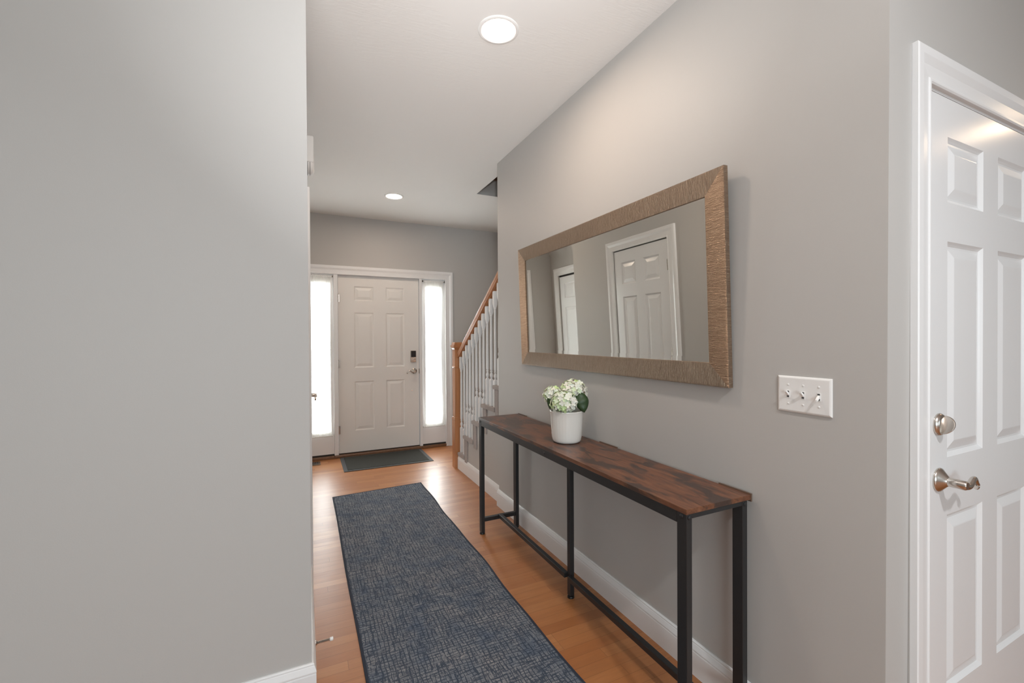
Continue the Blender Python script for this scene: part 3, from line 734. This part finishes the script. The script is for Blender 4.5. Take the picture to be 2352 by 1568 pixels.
rt = Vector((.903, -.429, 0)); bk = Vector((.429, .903, 0)); P0 = Vector((px, py, pz))
def hydrangea(c, r, label, seed, leaves, green=0):
    rnd = random.Random(seed); c = Vector(c)
    t = thing('hydrangea', (px, py, pz + .02), label, 'flower', 'hydrangeas in the cream pot')
    bm = new(); nfl = int(90 * (r / .062) ** 2)
    for k in range(nfl):
        ph = math.acos(1 - 2 * (k + .5) / nfl * .93); th = k * 2.39996 + rnd.uniform(-.15, .15)
        d = Vector((math.sin(ph) * math.cos(th), math.sin(ph) * math.sin(th), math.cos(ph)))
        ce = c + Vector((d.x, d.y, d.z * .86)) * (r * rnd.uniform(.86, 1.06))
        nrm = (d + Vector((rnd.uniform(-.35, .35), rnd.uniform(-.35, .35), rnd.uniform(-.2, .35)))).normalized()
        s = nrm.cross(Vector((.3, .2, 1))).normalized(); u = nrm.cross(s)
        rot = rnd.uniform(0, PI); pl = rnd.uniform(.0125, .0165)
        cv = bm.verts.new(ce)
        for q in range(4):
            a = rot + q * PI / 2; dr = s * math.cos(a) + u * math.sin(a); sd = nrm.cross(dr)
            lift = rnd.uniform(.1, .5)
            p1l = bm.verts.new(ce + dr * pl * .5 + sd * pl * .46 + nrm * pl * .10); p1r = bm.verts.new(ce + dr * pl * .5 - sd * pl * .46 + nrm * pl * .10)
            mid = bm.verts.new(ce + dr * pl * .55 + nrm * pl * -.02)
            p2l = bm.verts.new(ce + dr * pl * .92 + sd * pl * .34 + nrm * pl * lift * .6); p2r = bm.verts.new(ce + dr * pl * .92 - sd * pl * .34 + nrm * pl * lift * .6)
            tip = bm.verts.new(ce + dr * pl * 1.08 + nrm * pl * lift * .5)
            bm.faces.new((cv, p1r, mid)); bm.faces.new((cv, mid, p1l)); bm.faces.new((p1l, mid, tip, p2l)); bm.faces.new((mid, p1r, p2r, tip))
    # core so no gaps show through
    bm2 = new(); bmesh.ops.create_icosphere(bm2, subdivisions=3, radius=r * .80)
    for v in bm2.verts: v.co = c + Vector((v.co.x, v.co.y, v.co.z * .85))
    me = bpy.data.meshes.new('tmp'); bm2.to_mesh(me); bm2.free(); bm.from_mesh(me); bpy.data.meshes.remove(me)
    o0 = Vector(t.location)
    for v in bm.verts: v.co -= o0
    me = bpy.data.meshes.new('bloom'); bm.to_mesh(me); bm.free(); me.materials.append(M['petal'])
    for p in me.polygons: p.use_smooth = True
    ob = bpy.data.objects.new('bloom', me); C.objects.link(ob); ob.parent = t
    bm = new(); b0 = Vector((px, py, pz + .02)) + Vector((c.x - px, c.y - py, 0)) * .25
    tube(bm, [b0, b0.lerp(c, .5), c - Vector((0, 0, r * .5))], .003, 8); part('stem', bm, M['stem'], t, smooth=True)
    for (s0, s1, wd, bow) in leaves:
        bm = new(); q0 = P0 + rt * s0[0] + bk * s0[1] + Vector((0, 0, s0[2])); q1 = P0 + rt * s1[0] + bk * s1[1] + Vector((0, 0, s1[2]))
        ax = (q1 - q0).normalized(); sd = ax.cross(-bk).normalized(); up = sd.cross(ax).normalized()
        if up.dot(bk) > 0: up = -up
        nl = 14; rows = []
        for i in range(nl + 1):
            t_ = i / nl; wv = wd * .5 * math.sin(PI * min(1, t_ ** .85 * .985 + .015)) ** .75
            ctr = q0.lerp(q1, t_) + up * (bow * math.sin(PI * t_)) + up * .002 * math.sin(t_ * 17)
            rows.append([bm.verts.new(ctr + sd * wv * g_ + up * (-.010 * abs(g_) ** 1.5)) for g_ in (-1, -.5, 0, .5, 1)])
        for i in range(nl):
            for j in range(4): bm.faces.new((rows[i][j], rows[i][j + 1], rows[i + 1][j + 1], rows[i + 1][j]))
        lo = part('leaf', bm, M['leaf'], t, 'dark green leaf', smooth=True)
        md = lo.modifiers.new('thickness', 'SOLIDIFY'); md.thickness = .0008
hydrangea(P0 + rt * .040 + bk * .015 + Vector((0, 0, .262)), .067, 'pale green and white hydrangea bloom, the highest one, at the right', 1, [((.060, -.040, .262), (.084, -.062, .160), .072, .012), ((.075, .0, .235), (.108, -.01, .190), .045, .01)])
hydrangea(P0 + rt * -.020 - bk * .048 + Vector((0, 0, .213)), .068, 'greenish white hydrangea bloom low at the front of the pot', 2, [((-.045, -.02, .235), (-.070, -.035, .165), .055, .010)])
hydrangea(P0 + rt * -.066 + bk * .035 + Vector((0, 0, .236)), .054, 'smaller cream hydrangea bloom at the left behind the front one', 3, [((-.065, .01, .250), (-.088, -.015, .172), .055, .012)])

# ------------------------------------------------------------------ light switch
sw = thing('light_switch', (XR, .836, 1.159), 'white triple toggle light switch plate right of the mirror', 'light switch')
bm = new(); y0, y1, z0, z1 = .7550, .9170, 1.1020, 1.2160
def rr(ins, b): return [(XR - b, y0 + ins, z0 + ins), (XR - b, y1 - ins, z0 + ins), (XR - b, y1 - ins, z1 - ins), (XR - b, y0 + ins, z1 - ins)]
ring_strip(bm, [rr(0, .0004), rr(0, .002), rr(.0015, .0042), rr(.005, .0060), rr(.007, .0064)])
part('plate', bm, M['plastic'], sw)
for k, (cy, upd) in enumerate(((.882, 1), (.836, 1), (.790, -1))):
    bm = new(); box(bm, XR - .0075, XR - .0060, cy - .0055, cy + .0055, 1.159 - .0125, 1.159 + .0125); bz = part('bezel', bm, M['plastic'], sw, bevel=.0006)
    bm = new(); box(bm, XR - .0078, XR - .0072, cy - .0036, cy + .0036, 1.159 - .0100, 1.159 + .0100); part('slot', bm, M['slot'], bz)
    bm = new(); r0 = [(XR - .007, cy + a, 1.159 + b * .0050 - upd * .001) for a, b in ((-.0035, -1), (.0035, -1), (.0035, 1), (-.0035, 1))]
    r1 = [(XR - .021, cy + a * .85, 1.159 + upd * .0105 + b * .0032) for a, b in ((-.0035, -1), (.0035, -1), (.0035, 1), (-.0035, 1))]
    ring_strip(bm, [r0, r1]); part('toggle', bm, M['plastic'], bz, bevel=.0008)
    for dz in (-.030, .030):
        bm = new(); lathe(bm, [(.0034, 0), (.0030, .0012), (.0012, .0018)], lambda a, b, c: Vector((XR - .0062 - c, cy + a, 1.159 + dz + b)), 14); part('screw', bm, M['plastic'], sw, smooth=True)

# ------------------------------------------------------------------ rugs
rn = thing('runner_rug', (.586, 2.5, 0), 'long blue grey crosshatched runner rug down the hallway', 'rug')
RY1L, RY1R, RY0, RA, RB = 3.985, 4.030, .98, .205, .969
def edge(y, side):
    if side: return RB + .0045 * math.sin(y * 5.2 + 1.) + .003 * math.sin(y * 11.)
    return RA + .002 * math.sin(y * 4.1)
bm = new(); ny_ = 60; rows = []
for k in range(ny_ + 1):
    y = k / ny_
    ya = RY0 + (RY1L - RY0) * y; yb_ = RY0 + (RY1R - RY0) * y
    rows.append(((edge(ya, 0), ya), (edge(yb_, 1), yb_)))
def sheet(bm, L, R_, zt, zb):
    """L, R_ lists of xy"""
    rings = [[(a[0], a[1], zb), (b[0], b[1], zb), (b[0], b[1], zt), (a[0], a[1], zt)] for a, b in zip(L, R_)]
    ring_strip(bm, rings)
bw = .011
sheet(bm, [(a[0] + bw, a[1] - (bw if i == ny_ else 0) + (bw if i == 0 else 0)) for i, (a, b) in enumerate(rows)], [(b[0] - bw, b[1] - (bw if i == ny_ else 0) + (bw if i == 0 else 0)) for i, (a, b) in enumerate(rows)], .0062, .0008)
part('weave', bm, M['rug'], rn)
bm = new()
sheet(bm, [a for a, b in rows], [(a[0] + bw, a[1]) for a, b in rows], .0072, .0006)
sheet(bm, [(b[0] - bw, b[1]) for a, b in rows], [b for a, b in rows], .0072, .0006)
for i, s in ((0, 1), (ny_, -1)):
    a, b = rows[i]; sheet(bm, [(a[0], a[1]), (a[0], a[1] + s * bw)], [(b[0], b[1]), (b[0], b[1] + s * bw)], .0073, .0006)
part('binding', bm, M['bind'], rn, 'dark navy binding', bevel=.0015)

dm = thing('door_mat', (.81, 4.98, 0), 'charcoal door mat in front of the front door', 'door mat')
bm = new(); box(bm, .392, 1.232, 4.728, 5.232, .0006, .0085); part('pile', bm, M['mat'], dm)
bm = new()
for q in ((.352, .3915, 4.690, 5.268), (1.2325, 1.272, 4.690, 5.268)): box(bm, *q, .0006, .006)
for q in ((.3915, 1.2325, 4.690, 4.7275), (.3915, 1.2325, 5.2325, 5.268)): box(bm, *q, .0006, .006)
part('border', bm, M['matedge'], dm, 'flat grey rubber border', bevel=.002)

# ------------------------------------------------------------------ small things
fv = thing('floor_vent', (.05, 5.155, 0), 'small slotted metal floor vent left of the door mat', 'vent')
bm = new(); M['vent'] = mat('vent_metal', (.16, .11, .07), .35, .8); vx0, vx1, vy0, vy1 = -.16, .149, 5.082, 5.228
for q in ((vx0, vx1, vy0, vy0 + .022), (vx0, vx1, vy1 - .022, vy1)): box(bm, *q, .0005, .005)
box(bm, vx0, vx0 + .022, vy0 + .022, vy1 - .022, .0005, .005); box(bm, vx1 - .022, vx1, vy0 + .022, vy1 - .022, .0005, .005)
k = vx0 + .034
while k < vx1 - .034: box(bm, k, k + .006, vy0 + .022, vy1 - .022, .0005, .0042); k += .0155
part('grille', bm, M['vent'], fv, bevel=.001)
bm = new(); box(bm, vx0 + .022, vx1 - .022, vy0 + .022, vy1 - .022, .0003, .0012); part('duct', bm, M['slot'], fv, 'dark duct behind the slots')

ds = thing('door_stop', (XL + .0155, 2.0, .070), 'metal spring door stop on the left wall baseboard', 'door stop')
dsx = XL + .0158
TX = lambda a, b, c: Vector((dsx + c, 2.0 + a, .070 + b))
bm = new(); lathe(bm, [(.010, 0), (.010, .003), (.006, .008), (.001, .009)], TX, 18); part('base', bm, M['nickel'], ds, smooth=True)
bm = new(); tube(bm, [TX(.0042 * math.cos(i * .55), .0042 * math.sin(i * .55), .006 + .052 * i / 240) for i in range(241)], .0011, 6, up=Vector((1, 0, 0))); part('spring', bm, M['nickel'], ds, smooth=True)
bm = new(); lathe(bm, [(.0060, .056), (.0075, .057), (.0078, .066), (.0070, .069), (.001, .0695)], TX, 18); part('tip', bm, M['plastic'], ds, 'white rubber tip', smooth=True)

AY, AZ = 2.95, 2.404
al = thing('wall_alarm', (XL, AY, AZ), 'white plastic wall unit with round slotted grille high past the left wall corner', 'alarm')
bm = new(); box(bm, XL + .0005, XL + .046, AY - .065, AY + .065, AZ - .004, 2.562); part('housing', bm, M['plastic'], al, bevel=.011, segs=4)
bm = new(); lathe(bm, [(.060, 0), (.060, .030), (.056, .040), (.044, .047), (.001, .048)], lambda a, b, c: Vector((XL + .0005 + c, AY + a, AZ + b)), 48)
g = part('grille', bm, M['plastic'], al, smooth=True)
bm = new()
for rad, h in ((.0602, .010), (.0602, .022)):
    for i in range(44):
        q = PI * 1.02 + i / 43 * PI * .96
        cx, cz = AY + rad * math.cos(q), AZ + rad * math.sin(q); tx, tz = -math.sin(q) * .0013, math.cos(q) * .0013
        quad(bm, [(XL + h, cx - tx, cz - tz), (XL + h, cx + tx, cz + tz), (XL + h + .005, cx + tx, cz + tz), (XL + h + .005, cx - tx, cz - tz)])
part('vent_slots', bm, M['slot'], g, 'arcs of dark slots')
